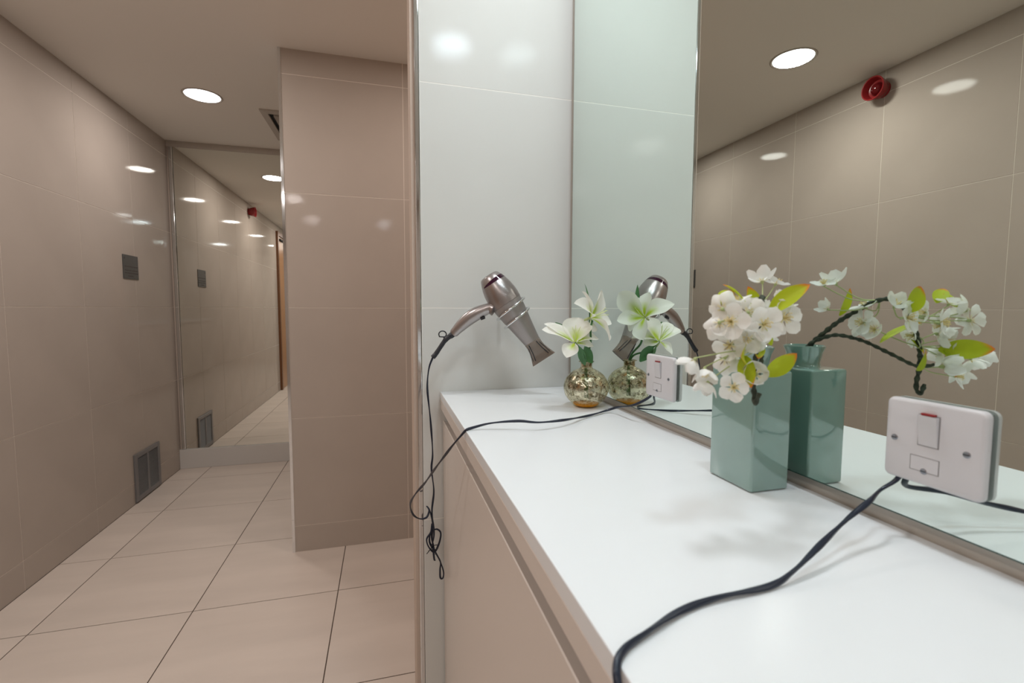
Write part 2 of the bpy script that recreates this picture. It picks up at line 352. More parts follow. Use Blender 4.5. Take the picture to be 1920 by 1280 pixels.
for i in (0.075, 0.115, 0.155, 0.195):
    bm = bmesh.new(); sqring(bm, i, 0.028, z-0.016, z-0.004, z-0.002); obj('louvre_ring', bm, m_vent, parent=t)

# ------------------------------------------------------------------ plaque, grille, siren on the left wall
def wallbox(y0, y1, z0, z1, d0, d1, bev=0): return B((A+d0, y0, z0+E), (A+d1, y1, z1+E), bev)
t = thing('wall_plaque', 'small dark metal notice plaque with engraved lines on the left wall', 'sign', Vector((A, 3.745, 0.19+E)))
obj('plate', wallbox(3.690, 3.888, 0.190, 0.350, 0.0005, 0.004), m_plaque, parent=t)
bm = bmesh.new(); random.seed(3)
for zz, n0, n1 in ((0.273, 3.710, 3.882), (0.247, 3.710, 3.882), (0.229, 3.710, 3.882), (0.209, 3.75, 3.82)):
    yy = n0
    while yy < n1:
        e = min(n1, yy + random.uniform(0.010, 0.026)); box(bm, (A+0.004, yy, zz-0.0035+E), (A+0.0044, e-0.003, zz+0.0035+E)); yy = e+0.001
box(bm, (A+0.004, 3.705, 0.318+E), (A+0.0044, 3.712, 0.336+E)); box(bm, (A+0.004, 3.700, 0.328+E), (A+0.0044, 3.722, 0.331+E))
obj('engraved_text', bm, m_etch, parent=t)['kind'] = 'stuff'
gy0, gy1, gz0, gz1 = 3.688, 4.052, -1.337, -1.008
t = thing('wall_grille', 'grey louvred air grille low on the left wall touching the floor', 'grille', Vector((A, 3.87, gz0+E)))
bm = bmesh.new()
for a in ((gy0, gy0+0.035, gz0, gz1), (gy1-0.035, gy1, gz0, gz1), (gy0+0.035, gy1-0.035, gz0, gz0+0.035), (gy0+0.035, gy1-0.035, gz1-0.03, gz1)):
    box(bm, (A+0.0005, a[0], a[2]+E), (A+0.012, a[1], a[3]+E), 0.0015, 1)
obj('frame', bm, m_grille, parent=t); obj('backing', wallbox(gy0+0.034, gy1-0.034, gz0+0.03, gz1-0.03, 0.0005, 0.002), m_dark, parent=t)
gm = (gy0+gy1)/2; obj('mullion', wallbox(gm-0.012, gm+0.012, gz0+0.03, gz1-0.03, 0.002, 0.011), m_grille, parent=t)
for (a, b) in ((gy0+0.035, gm-0.012), (gm+0.012, gy1-0.035)):
    bm = bmesh.new(); n = 26; hh = (gz1-0.03-gz0-0.035)/n
    for i in range(n):
        zc = gz0+0.035+hh*(i+0.5)
        vs_ = [bm.verts.new((A+d, y, zc+dz_+E)) for d, dz_ in ((0.004, hh*0.30), (0.010, -hh*0.02), (0.010, -hh*0.22), (0.004, hh*0.10)) for y in (a, b)]
        for q in ((0, 1, 3, 2), (2, 3, 5, 4), (4, 5, 7, 6), (6, 7, 1, 0)): bm.faces.new([vs_[k] for k in q])
    obj('louvres', bm, m_grille, parent=t)['kind'] = 'stuff'
sy_, sz_ = 2.085, 1.222
t = thing('alarm_sounder', 'round red fire alarm sounder high on the left wall', 'alarm', Vector((A, sy_, sz_+E)))
oo = V(A, sy_, sz_)
bm = lathe(bmesh.new(), oo, Vector((1, 0, 0)), [(0.0005, 0.042), (0.018, 0.044), (0.022, 0.048), (0.075, 0.062), (0.080, 0.0635), (0.083, 0.062), (0.082, 0.057), (0.045, 0.047), (0.040, 0.030)], 48, cap1=False)
sharp(obj('housing', bm, m_red, parent=t))
bm = lathe(bmesh.new(), oo, Vector((1, 0, 0)), [(0.039, 0.0475), (0.042, 0.047)], 40); obj('inner_dish', bm, m_redlens, parent=t)
bm = lathe(bmesh.new(), oo, Vector((1, 0, 0)), [(0.042, 0.032), (0.052, 0.031), (0.064, 0.024), (0.071, 0.012), (0.073, 0.003)], 32); obj('dome_lens', bm, m_redlens, parent=t, smooth=True)

# ------------------------------------------------------------------ counter and cabinet
CX = 0.145; SEAM = 0.868
t = thing('countertop', 'long glossy white worktop running under the mirror to the lamplit tiled wall', 'countertop', V(0.34, 0, CT-0.047))
obj('top_slab', B((CX+0.0005, -2.2, CT-0.020+E), (MX+0.0115, YW-0.0008, CT+E), 0.0012, 2), m_white_lam, parent=t)
for a, b in ((-2.2, SEAM-0.0006), (SEAM+0.0006, YW-0.0012)):
    obj('front_panel', B((CX+0.0008, a, CT-0.047+E), (CX+0.02, b, CT-0.0204+E), 0.0008, 1), m_apron, parent=t)
obj('underside', B((CX+0.0205, -2.2, CT-0.047+E), (MX+0.011, YW-0.0012, CT-0.0204+E)), m_apron, parent=t)
t = thing('vanity_cabinet', 'pale handleless cabinet with a finger groove below the white worktop', 'cabinet', V(0.34, 0, HF))
obj('body', B((0.19, -2.2, 0.09), (MX+0.010, YW-0.0015, CT-0.0475+E)), m_door_lam, parent=t)
obj('plinth', B((0.21, -2.2, 0.0005), (MX, YW-0.0015, 0.0895)), m_door_lam, parent=t)
for a, b in ((0.152, YW-0.006), (-0.82, 0.149), (-2.19, -0.823)):
    bm = bmesh.new(); pr = [(0.152, 0.10), (0.152, -0.3165+E), (0.1535, -0.3155+E), (0.172, -0.3235+E), (0.1885, -0.345+E), (0.1885, 0.10)]
    L_ = [bm.verts.new((p[0], a, p[1])) for p in pr]; R_ = [bm.verts.new((p[0], b, p[1])) for p in pr]
    for k in range(6): n = (k+1) % 6; bm.faces.new((L_[k], L_[n], R_[n], R_[k]))
    bm.faces.new(L_); bm.faces.new(R_[::-1]); obj('door', bm, m_door_lam, parent=t)

# ------------------------------------------------------------------ switched outlets on the mirror
def outlet(yc, zc, w_, label, near):
    """plate on the mirror face, front towards -x; u runs from larger y to smaller y"""
    h = 0.083; F = MX-0.0106
    t = thing('fused_switch_outlet', label, 'switch', V(MX, yc, zc-h/2), 'fused switch plates on the mirror')
    def P(u, v, d): return Vector((F-d, yc + w_/2 - u*w_, zc + h/2 - v*h + E))
    def pb(u0, v0, u1, v1, d0, d1, bev=0, seg=2): return B(P(u0, v0, d0), P(u1, v1, d1), bev, seg)
    fp = bmesh.new(); loops = []
    for d, ins in ((-0.0072, 0.0), (-0.0034, 0.0), (-0.0017, 0.0006), (-0.0006, 0.0017), (0.0, 0.0034)):
        rr = 0.0062 - ins*0.6; lp = []
        for cxu, cxv, a0 in ((1, 0, 0), (0, 0, 90), (0, 1, 180), (1, 1, 270)):
            for q in range(6):
                a = math.radians(a0 + q*18); cu_ = (w_-ins-rr) if cxu else (ins+rr); cv_ = (h-ins-rr) if cxv else (ins+rr)
                lp.append(fp.verts.new(P((cu_ + math.cos(a)*rr)/w_, (cv_ - math.sin(a)*rr)/h, d)))
        loops.append(lp)
    for p_, q_ in zip(loops, loops[1:]):
        for k in range(24): fp.faces.new((p_[k], p_[(k+1) % 24], q_[(k+1) % 24], q_[k]))
    fp.faces.new(loops[-1]); fp.faces.new(loops[0][::-1])
    sharp(obj('face_plate', fp, m_plastic, parent=t), 50)
    obj('back_gasket', pb(0.04, 0.04, 0.96, 0.96, -0.0104, -0.0073), m_seam, parent=t)
    obj('rocker_surround', pb(0.365, 0.145, 0.585, 0.525, 0.0, 0.0004, 0.0001, 1), m_seam, parent=t)
    bm = bmesh.new(); u0, u1, v0, v1 = 0.375, 0.575, 0.155, 0.515
    q = [P(u0, v0, 0.0045), P(u1, v0, 0.0045), P(u1, v1, 0.0008), P(u0, v1, 0.0008), P(u0, v0, 0.0), P(u1, v0, 0.0), P(u1, v1, 0.0), P(u0, v1, 0.0)]
    vs_ = [bm.verts.new(p) for p in q]
    for f in ((0, 1, 2, 3), (0, 4, 5, 1), (1, 5, 6, 2), (2, 6, 7, 3), (3, 7, 4, 0), (4, 7, 6, 5)): bm.faces.new([vs_[k] for k in f])
    bmesh.ops.bevel(bm, geom=bm.edges[:], offset=0.0004, segments=2, affect='EDGES')
    rk = obj('rocker_switch', bm, m_plastic, parent=t)
    obj('red_marker', pb(0.41, 0.125, 0.55, 0.152, 0.0002, 0.0042, 0.0004, 1), m_red, parent=rk)
    # fuse carrier outline
    bm = bmesh.new(); a, b, c, d, e = 0.30, 0.60, 0.655, 0.835, 0.006
    for r_ in ((a, c, b, c+e), (a, d-e, b, d), (a, c, a+e, d), (b-e, c, b, d)): box(bm, P(r_[0], r_[1], 0), P(r_[2], r_[3], 0.00035))
    obj('fuse_cover_seam', bm, m_seam, parent=t)
    obj('fuse_cover', pb(a+e*1.2, c+e*1.2, b-e*1.2, d-e*1.2, 0, 0.0006, 0.0002, 1), m_plastic, parent=t)
    for (u, v) in ((0.115, 0.50), (0.845, 0.50), (0.45, 0.825)):
        p = P(u, v, 0.0001); s_ = obj('screw', lathe(bmesh.new(), p, Vector((-1, 0, 0)), [(0, 0.0030), (0.0006, 0.0029), (0.0009, 0.0022)], 20), m_screw, parent=t)
        obj('slot', B((p.x-0.0012, p.y-0.0024, p.z-0.0004), (p.x-0.00085, p.y+0.0024, p.z+0.0004)), m_dark, parent=s_)
    return t
outlet(0.3257, -0.1320, 0.086, 'white switched fuse outlet on the mirror, nearest the camera, right of the green vase', True)
outlet(0.7950, -0.1320, 0.0945, 'white switched fuse outlet on the mirror beside the round mercury glass vase', False)

# ------------------------------------------------------------------ power cord of the near outlet
CORD = dict(r=0.0029, n=10, flat=0.62, twist=38)
pts = [(0.5132, 0.3518, -0.1643), (0.5122, 0.3576, -0.1778), (0.4997, 0.3634, -0.1894), (0.4684, 0.3508, -0.1931), (0.4330, 0.3440, -0.2040), (0.3830, 0.3280, -0.2150), (0.3380, 0.3140, -0.2260), (0.3080, 0.3080, -0.2313), (0.2570, 0.3060, -0.2313),
       (0.212, 0.298, -0.2313), (0.170, 0.281, -0.2313), (0.152, 0.272, -0.2312), (0.1425, 0.263, -0.2335), (0.1395, 0.253, -0.245), (0.1395, 0.235, -0.29), (0.139, 0.21, -0.38), (0.14, 0.2, -0.60), (0.145, 0.22, -0.80), (0.10, 0.20, -1.0), (0.08, 0.14, -1.2), (0.06, 0.10, -1.335), (0.02, -0.05, -1.3425), (0.05, -0.3, -1.3425)]
bm = tube(bmesh.new(), [V(*p) for p in pts], k=10, **CORD)
tag(obj('power_cord', bm, m_cord, smooth=True), 'thick dark twin power cord crossing the counter from the near outlet over the front edge', 'cord')

# ------------------------------------------------------------------ hair dryer
R0 = V(0.2634, 1.2197, 0.0860); R1 = V(0.4069, 1.1811, -0.1363); AX = (R1-R0).normalized(); K = (R1-R0).length/1022
dr = thing('hair_dryer', 'champagne metallic hair dryer hung nozzle down in a spiral holder on the lamplit wall', 'hair dryer', R0.copy())
prof = [(0, 0.01), (2, 60), (8, 88), (20, 102), (60, 121), (110, 139), (170, 154), (240, 163), (290, 164), (340, 160)]
sharp(obj('body_shell', lathe(bmesh.new(), R0, AX, [(a*K, b*K) for a, b in prof], 56), m_dryer, parent=dr), 50)
prof = [(341, 157), (400, 150), (445, 144), (492, 136), (600, 117), (700, 100), (800, 85), (802, 80)]
sharp(obj('barrel', lathe(bmesh.new(), R0, AX, [(a*K, b*K) for a, b in prof], 56), m_dryer2, parent=dr), 50)
# plum crescent band around the front/top of the body
x_, y_, a_ = frame_from(AX, Vector((0.62, -0.75, 0.2))); bm = bmesh.new(); rows = []
for i in range(41):
    th = (i/40-0.5)*math.radians(215); wd = math.cos(th*180/215)**0.6 if i not in (0, 40) else 0.02
    row = []
    for j in range(5):
        s_ = 78 + (j/4-0.5)*42*max(wd, 0.02) + 10*(1-math.cos(th)); rr = 121+ (s_-60)*0.36 + 1.6
        row.append(bm.verts.new(R0 + a_*s_*K + (x_*math.cos(th)+y_*math.sin(th))*rr*K))
    rows.append(row)
for p, q in zip(rows, rows[1:]):
    for j in range(4): bm.faces.new((p[j], p[j+1], q[j+1], q[j]))
obj('plum_band', bm, m_purple, parent=dr, smooth=True)
# handle
hp = crom([V(0.2735, 1.1985, -0.0039), V(0.2629, 1.2043, -0.0010), V(0.2397, 1.2130, -0.0106), V(0.2155, 1.2217, -0.0251), V(0.1923, 1.2294, -0.0464), V(0.1716, 1.2362, -0.0691)], 8)
n = len(hp); rad = [0.0165, 0.0150, 0.0140, 0.0148, 0.0165, 0.0178, 0.0182, 0.0178, 0.0165, 0.0150, 0.0130, 0.0115]
bm = bmesh.new(); C = hp; rings = []
for i in range(n):
    d = (C[min(i+1, n-1)]-C[max(i-1, 0)]).normalized(); yv = Vector((0, 1, 0)); yv = (yv-d*yv.dot(d)).normalized(); xv = yv.cross(d)
    f = i/(n-1)*(len(rad)-1); r_ = rad[int(f)]*(1-f % 1)+rad[min(int(f)+1, len(rad)-1)]*(f % 1)
    if i == n-1: r_ *= 0.85
    rings.append([bm.verts.new(C[i] + xv*math.cos(2*math.pi*j/24)*r_ + yv*math.sin(2*math.pi*j/24)*r_*0.85) for j in range(24)])
for p, q in zip(rings, rings[1:]):
    for j in range(24): bm.faces.new((p[j], p[(j+1) % 24], q[(j+1) % 24], q[j]))
bm.faces.new(rings[0][::-1]); bm.faces.new(rings[-1]); hd = sharp(obj('handle', bm, m_dryer, parent=dr), 60)
def rbox(ctr, ax, ay, az, s): 
    bm = B((-s[0]/2, -s[1]/2, -s[2]/2), (s[0]/2, s[1]/2, s[2]/2), 0.0012, 2)
    Mx = Matrix((ax, ay, az)).transposed().to_4x4(); Mx.translation = ctr; bmesh.ops.transform(bm, matrix=Mx, verts=bm.verts); return bm
hd_d = (hp[9]-hp[16]).normalized(); hn = Vector((0.55, -0.05, -0.83)); hn = (hn-hd_d*hn.dot(hd_d)).normalized()
obj('slide_switch', rbox(V(0.2460, 1.2043, -0.0266), hd_d, hn.cross(hd_d), hn, (0.012, 0.009, 0.006)), m_black, parent=hd)
# nozzle: round collar opening to a flat fan
nz0 = R0 + AX*800*K; W = Vector((0.827, -0.30, 0.50)); W = (W-AX*W.dot(AX)).normalized(); H = AX.cross(W); bm = bmesh.new(); rings = []
for s_, wv, hv, sq in ((-14, 80, 80, 1), (0, 86, 86, 1), (45, 84, 76, 1), (90, 88, 60, .8), (150, 106, 38, .6), (222, 134, 22, .45), (221, 129, 16, .45), (150, 100, 31, .6)):
    ring = []
    for j in range(40):
        a = 2*math.pi*j/40; c_, s2 = math.cos(a), math.sin(a)
        ring.append(bm.verts.new(nz0 + AX*s_*K + W*wv*K*math.copysign(abs(c_)**sq, c_) + H*hv*K*math.copysign(abs(s2)**sq, s2)))
    rings.append(ring)
for p, q in zip(rings, rings[1:]):
    for j in range(40): bm.faces.new((p[j], p[(j+1) % 40], q[(j+1) % 40], q[j]))
nz = sharp(obj('nozzle', bm, m_nozzle, parent=dr), 40)
sgn = 1 if H.y < 0 else -1
for side in (-1, 1):
    pts = [nz0 + AX*K*s_ + W*K*wv*side + H*K*hv*sgn for s_, wv, hv in ((12, 44, 74), (60, 50, 66), (120, 60, 48), (185, 78, 30))]
    obj('rib', tube(bmesh.new(), pts, 0.0011, 8, 6), m_black, parent=nz, smooth=True)
    pts = [nz0 + AX*K*s_ + W*K*wv*side + H*K*hv*sgn for s_, wv, hv in ((40, 66, 56), (100, 82, 40), (180, 100, 26))]
    obj('rib', tube(bmesh.new(), pts, 0.0008, 8, 6), m_black, parent=nz, smooth=True)
sr = [V(0.1749, 1.2357, -0.0657), V(0.1706, 1.2362, -0.0701), V(0.1537, 1.2371, -0.0822), V(0.1382, 1.2371, -0.1034), V(0.1276, 1.2371, -0.1189), V(0.1184, 1.2371, -0.1300)]
bm = tube(bmesh.new(), sr, [0.0085, 0.008, 0.0068, 0.006, 0.0058, 0.0062, 0.0066, 0.0066], 16, 8, r1=1)
st = obj('strain_relief', bm, m_black, parent=dr, smooth=True)
lc = V(0.1445, 1.2371, -0.0691); pts = []
for i in range(15):
    a = math.radians(-75 + i*305/14); pts.append(lc + Vector((math.cos(a)*0.0098, 0, math.sin(a)*0.0085)))
pts = [V(0.1527, 1.2371, -0.0793)] + pts + [V(0.1590, 1.2371, -0.0759)]
obj('hanging_loop', tube(bmesh.new(), pts, 0.0016, 8, 3), m_black, parent=st, smooth=True)
# cord from the handle to the knot, loop, over the counter, up to the far outlet
c1 = [(0.1194, 1.2371, -0.1276), (0.1092, 1.2381, -0.1546), (0.1044, 1.2381, -0.1894), (0.1044, 1.2381, -0.2252), (0.1111, 1.2391, -0.2977), (0.1160, 1.2400, -0.3847), (0.1126, 1.2400, -0.4291), (0.1184, 1.2420, -0.4900), (0.1131, 1.2420, -0.5412), (0.1150, 1.2420, -0.5799), (0.1121, 1.2439, -0.6186), (0.1160, 1.2429, -0.6427), (0.1218, 1.2420, -0.6669)]
bm = tube(bmesh.new(), [V(*p) for p in c1], 0.0028, 10, 10, flat=0.62, twist=32)
pc = obj('power_cord', bm, m_cord, parent=dr, smooth=True)
c2 = [(0.5147, 0.8312, -0.1662), (0.5137, 0.8351, -0.1788), (0.4958, 0.8650, -0.2001), (0.4916, 0.9292, -0.2183), (0.4760, 0.9500, -0.2290), (0.4300, 0.9250, -0.2305), (0.3970, 0.9040, -0.2285), (0.3430, 0.8630, -0.2220), (0.2830, 0.8450, -0.2190), (0.2430, 0.8580, -0.2170), (0.1940, 0.8740, -0.2220), (0.1580, 0.8800, -0.2305), (0.1470, 0.8760, -0.2325), (0.1395, 0.8850, -0.2430), (0.1209, 0.9144, -0.2773), (0.0967, 0.9955, -0.3460), (0.0812, 1.0632, -0.3992), (0.0628, 1.1115, -0.4417), (0.0522, 1.1598, -0.4861), (0.0609, 1.1888, -0.5267), (0.0793, 1.2081, -0.5480), (0.0967, 1.2197, -0.5509), (0.1044, 1.2294, -0.5374), (0.0995, 1.2371, -0.5296), (0.1063, 1.2400, -0.5412), (0.1136, 1.2391, -0.5702), (0.1174, 1.2371, -0.6089), (0.1111, 1.2391, -0.6427)]
bm = tube(bmesh.new(), [V(*p) for p in c2], 0.0028, 10, 10, flat=0.62, twist=32)
obj('power_cord', bm, m_cord, parent=dr, smooth=True)
kn = [(0.1131, 1.2410, -0.5799), (0.1092, 1.2371, -0.6012), (0.0976, 1.2352, -0.6186), (0.1024, 1.2342, -0.6398), (0.1179, 1.2362, -0.6572), (0.1314, 1.2371, -0.6331), (0.1353, 1.2381, -0.6070), (0.1237, 1.2400, -0.5963), (0.1092, 1.2429, -0.6070), (0.1063, 1.2439, -0.6331), (0.1208, 1.2420, -0.6611), (0.1334, 1.2420, -0.6881), (0.1426, 1.2420, -0.7200), (0.1406, 1.2420, -0.7374), (0.1339, 1.2410, -0.7345), (0.1329, 1.2391, -0.7104), (0.1339, 1.2371, -0.6881), (0.1237, 1.2362, -0.6650), (0.1150, 1.2362, -0.6456), (0.1169, 1.2362, -0.6746), (0.1189, 1.2381, -0.6823)]
obj('cord_bundle', tube(bmesh.new(), [V(*p) for p in kn], 0.0027, 10, 10, flat=0.7, twist=25), m_cord, parent=dr, smooth=True)
ti = [(0.1015, 1.2323, -0.6514), (0.1082, 1.2304, -0.6456), (0.1160, 1.2294, -0.6495), (0.1256, 1.2333, -0.6456), (0.1295, 1.2400, -0.6418), (0.1179, 1.2487, -0.6456), (0.1092, 1.2410, -0.6495), (0.0967, 1.2275, -0.6553)]
obj('wire_tie', tube(bmesh.new(), [V(*p) for p in ti], 0.0011, 6, 6), m_black, parent=dr, smooth=True)
# spiral holder
hold = thing('dryer_holder', 'chrome spiral wire holder gripping the hair dryer barrel on the lamplit wall', 'holder', R0+AX*450*K)
tl = Vector((0.16, -0.2, 0.98)); pts = []; turns = 2.0
U = Vector((0.72, 0.05, 0.70)); HX = (AX*0.985 + Vector((0, 0, -0.10))).normalized(); ux, uy, _ = frame_from(HX, Vector((0, 1, 0)))
for i in range(97):
    f = i/96; a = f*turns*2*math.pi; s_ = 345 + 225*f; rr = (184 - 34*f)
    c_ = R0 + AX*s_*K; pts.append(c_ + (ux*math.cos(a)+uy*math.sin(a))*rr*K)
pts = [Vector((pts[0].x, YW-0.0045, pts[0].z+0.004))] + pts
obj('spiral', tube(bmesh.new(), pts, 0.0031, 12, raw=True), m_chrome, parent=hold, smooth=True)
obj('wall_mount', lathe(bmesh.new(), Vector((pts[0].x, YW-0.0004, pts[0].z)), Vector((0, -1, 0)), [(0, 0.017), (0.003, 0.017), (0.005, 0.014)], 32), m_chrome, parent=hold)

# ------------------------------------------------------------------ round mercury glass vase with lilies
vb = V(0.462, 1.030, CT); vx, vy = vb.x, vb.y; RS = 0.0535
vz = thing('bottle_vase', 'small round gold mercury glass vase with a short neck and amber base', 'vase', vb)
pr = [(0.0006, 0.0), (0.0006, 0.024), (0.0025, 0.030)]
zc = 0.0462
for i in range(1, 25):
    a = -56 + i*(56+72)/24; pr.append((zc + 0.0475*math.sin(math.radians(a)), RS*math.cos(math.radians(a))))
pr += [(0.0935, 0.0145), (0.0955, 0.0135), (0.1065, 0.0135), (0.1075, 0.0180), (0.1090, 0.0182), (0.1097, 0.0140), (0.1075, 0.0115), (0.0955, 0.0110)]
pr[0] = (0.0006, 0.0001)
sharp(obj('glass_body', lathe(bmesh.new(), vb, Vector((0, 0, 1)), pr, 64, cap1=False), m_merc, parent=vz), 40)
obj('amber_base', lathe(bmesh.new(), vb, Vector((0, 0, 1)), [(0.0015, 0.021), (0.003, 0.026), (0.0055, 0.0285), (0.009, 0.031), (0.0095, 0.029)], 48), m_amber, parent=vz, smooth=True)

ls = thing('lily_spray', 'spray of two white lilies with lime throats in the round mercury glass vase', 'flowers', vb + Vector((0, 0, 0.006)))
Ac = V(0.4504, 0.9839, -0.0213); Bc = V(0.4117, 0.9820, -0.0773)
neck = V(vx, vy, CT+0.11); foot = V(vx+0.004, vy, CT+0.02)
obj('stem', tube(bmesh.new(), [foot, neck, V(0.4543, 0.9916, -0.0822), V(0.4523, 0.9878, -0.0483), Ac - Vector((-.004, 0, 0.006))], 0.0025, 8), m_lily_leaf, parent=ls, smooth=True)
obj('stem', tube(bmesh.new(), [foot + Vector((-.006, 0, 0)), neck - Vector((.003, 0, 0)), V(0.4398, 0.9897, -0.1015), V(0.4233, 0.9839, -0.0889), Bc], 0.0024, 8), m_lily_leaf, parent=ls, smooth=True)
def lily(c, axis, tips, name='lily_flower'):
    axis = Vector(axis).normalized()
    f = obj(name, lathe(bmesh.new(), c - axis*0.016, axis, [(0, 0.002), (0.006, 0.003), (0.012, 0.0035), (0.015, 0.002)], 14), m_pedicel, parent=ls, smooth=True)
    for i, tp in enumerate(tips):
        T_ = V(*tp[:3]); wdt = tp[3]*1.55; cu = tp[4]
        bm = strip(c + (T_-c)*0.03, T_, axis, wdt, curl=cu, cup=0.16, nt=14, nv=8, peak=0.56, wob=0.045)
        obj('petal', bm, m_lily, parent=f, smooth=True)
    for k in range(5):
        a = k*1.257; x, y, z_ = frame_from(axis); e = c + axis*0.040 + (x*math.cos(a)+y*math.sin(a))*0.010
        s_ = obj('stamen', tube(bmesh.new(), [c, c+axis*0.022+(e-c-axis*0.04)*0.3, e], 0.0006, 6, 5), m_lime, parent=f, smooth=True)
    return f
lily(Ac, (0.75, -0.25, 0.30), [(0.4765, 0.9423, -0.0715, 0.028, 0.34), (0.4977, 1.0226, 0.0387, 0.034, 0.10), (0.5108, 1.0052, -0.0290, 0.027, 0.10), (0.3943, 0.9491, 0.0106, 0.030, 0.42), (0.4340, 0.9974, 0.0387, 0.028, 0.26), (0.4659, 1.0322, -0.0503, 0.026, 0.24)])
lily(Bc, (-0.10, -0.42, 0.80), [(0.3421, 1.0100, -0.0483, 0.027, 0.22), (0.3537, 1.0284, -0.0358, 0.020, 0.2), (0.4765, 0.9955, -0.0706, 0.030, 0.36), (0.3856, 0.9665, -0.1092, 0.025, 0.20), (0.4552, 0.9762, -0.0860, 0.020, 0.12), (0.4320, 1.0100, -0.0213, 0.044, 0.05)])
for (a, b, wd, cu, ax) in (((0.4543, 1.0032, -0.0435), (0.4499, 1.0197, 0.0580), 0.014, 0.12, (1, -1, 0)), ((0.4398, 0.9878, -0.1305), (0.4214, 0.9781, -0.0851), 0.018, 0.1, (-0.6, -0.8, 0.1)), ((0.4581, 0.9878, -0.1256), (0.4311, 0.9742, -0.0851), 0.026, -0.1, (0.2, -1, 0.1)),
                       ((0.420, 1.010, -0.062), (0.378, 1.022, -0.032), 0.010, 0.1, (0, -1, 0.4))):
    obj('leaf', strip(V(*a), V(*b), ax, wd, curl=cu, cup=0.12, nt=10, nv=4, peak=0.5), m_lily_leaf, parent=ls, smooth=True)

# ------------------------------------------------------------------ green rectangular vase
gx0, gx1, gy0_, gy1_ = 0.4445, 0.5035, 0.4825, 0.5620; gzt = -0.0795; gc = Vector(((gx0+gx1)/2, (gy0_+gy1_)/2, CT+E))
gv = thing('ceramic_vase', 'tall rectangular sea green glazed vase with a flared neck close to the mirror', 'vase', gc)
body = B((gx0, gy0_, CT+0.0005+E), (gx1, gy1_, gzt+E), 0.0035, 4)
sharp(obj('body', body, m_green, parent=gv), 60)
nc = Vector((gc.x+0.002, gc.y, gzt+E-0.002))
bm = lathe(bmesh.new(), nc, Vector((0, 0, 1)), [(0, 0.0235), (0.003, 0.0205), (0.008, 0.0196), (0.022, 0.0225), (0.0295, 0.0255), (0.031, 0.0255), (0.0315, 0.0242), (0.029, 0.0230), (0.010, 0.0170)], 48, cap1=False)
sharp(obj('neck', bm, m_green, parent=gv), 50)
obj('inner_throat', lathe(bmesh.new(), nc, Vector((0, 0, 1)), [(0.0085, 0.0168), (0.010, 0.0168)], 32), m_dark, parent=gv)

# ------------------------------------------------------------------ cherry blossom branch
cb = thing('cherry_branch', 'twisted artificial branch with white cherry blossom and lime leaves in the green vase', 'flowers', Vector((nc.x, nc.y, nc.z+0.011)))
s1 = [(0.4745, 0.5200, -0.0695), (0.4745, 0.5135, -0.0490), (0.4678, 0.4987, -0.0309), (0.4562, 0.4881, -0.0155), (0.4349, 0.4736, 0.0029), (0.4272, 0.4591, 0.0116), (0.4175, 0.4465, 0.0116), (0.4079, 0.4398, -0.0039), (0.4030, 0.4349, -0.0164), (0.3972, 0.4301, -0.0464), (0.3943, 0.4301, -0.0706), (0.3963, 0.4311, -0.0899), (0.3967, 0.4301, -0.1010), (0.3948, 0.4262, -0.1039), (0.3958, 0.4224, -0.0928)]
s2 = [(0.4800, 0.5200, -0.0695), (0.4795, 0.5120, -0.0490), (0.4678, 0.4948, -0.0367), (0.4552, 0.4861, -0.0348), (0.4378, 0.4688, -0.0416), (0.4204, 0.4475, -0.0561), (0.4030, 0.4301, -0.0696), (0.3914, 0.4224, -0.0696), (0.3866, 0.4195, -0.0677)]
for s_, ra, rb in ((s1, 0.0037, 0.0029), (s2, 0.0033, 0.0024)):
    obj('branch_stem', tube(bmesh.new(), [V(*p) for p in s_], ra, 10, 14, flat=0.68, twist=330, r1=rb, lump=0.07), m_bark, parent=cb, smooth=True)
# blossoms
def petal_mesh(seed, ln, wd, cup, curl):
    random.seed(seed)
    bm = strip((0.0016, 0, 0.0), (ln, 0, ln*cup), (-0.25, 0, 1), wd, curl=curl, cup=0.16, nt=8, nv=6, peak=0.66, wob=0.03, tipw=0.34)
    me = bpy.data.meshes.new('petal'); bmesh.ops.recalc_face_normals(bm, faces=bm.faces); bm.to_mesh(me); bm.free(); me.materials.append(m_blos)
    for p in me.polygons: p.use_smooth = True
    return me
PET = [petal_mesh(1, .0205, .0185, .18, -.05), petal_mesh(2, .0195, .0175, .32, -.1), petal_mesh(3, .019, .018, .10, .05)]
PETC = [petal_mesh(4, .017, .017, .85, -.28), petal_mesh(5, .0165, .0165, .95, -.3)]
PETB = [petal_mesh(6, .0085, .0150, 1.5, -.75)]
def center_mesh(stam=True):
    bm = bmesh.new(); Z = Vector((0, 0, 1)); random.seed(11)
    lathe(bm, Vector((0, 0, -0.004)), Z, [(0, 0.001), (0.002, 0.0022), (0.0042, 0.0018)], 10)
    nf = len(bm.faces)
    if stam:
        for k in range(18):
            a = k*2.4; rr = 0.0022+0.0042*((k*7) % 10)/10; e = Vector((math.cos(a)*rr, math.sin(a)*rr, 0.0058+0.003*random.random()))
            tube(bm, [Vector((e.x*.2, e.y*.2, 0)), Vector((e.x*.6, e.y*.6, e.z*.5)), e], 0.00028, 4, 2); 
            t_ = bmesh.new(); bmesh.ops.create_icosphere(t_, subdivisions=1, radius=0.0007); bmesh.ops.translate(t_, vec=e, verts=t_.verts)
            me = bpy.data.meshes.new('x'); t_.to_mesh(me); t_.free(); bm.from_mesh(me); bpy.data.meshes.remove(me)
    me = bpy.data.meshes.new('blossom_center'); bmesh.ops.recalc_face_normals(bm, faces=bm.faces); bm.to_mesh(me); bm.free()
    me.materials.append(m_stamen); me.materials.append(m_pedicel)
    for i, p in enumerate(me.polygons): p.material_index = 1 if i < nf else 0; p.use_smooth = True
    return me
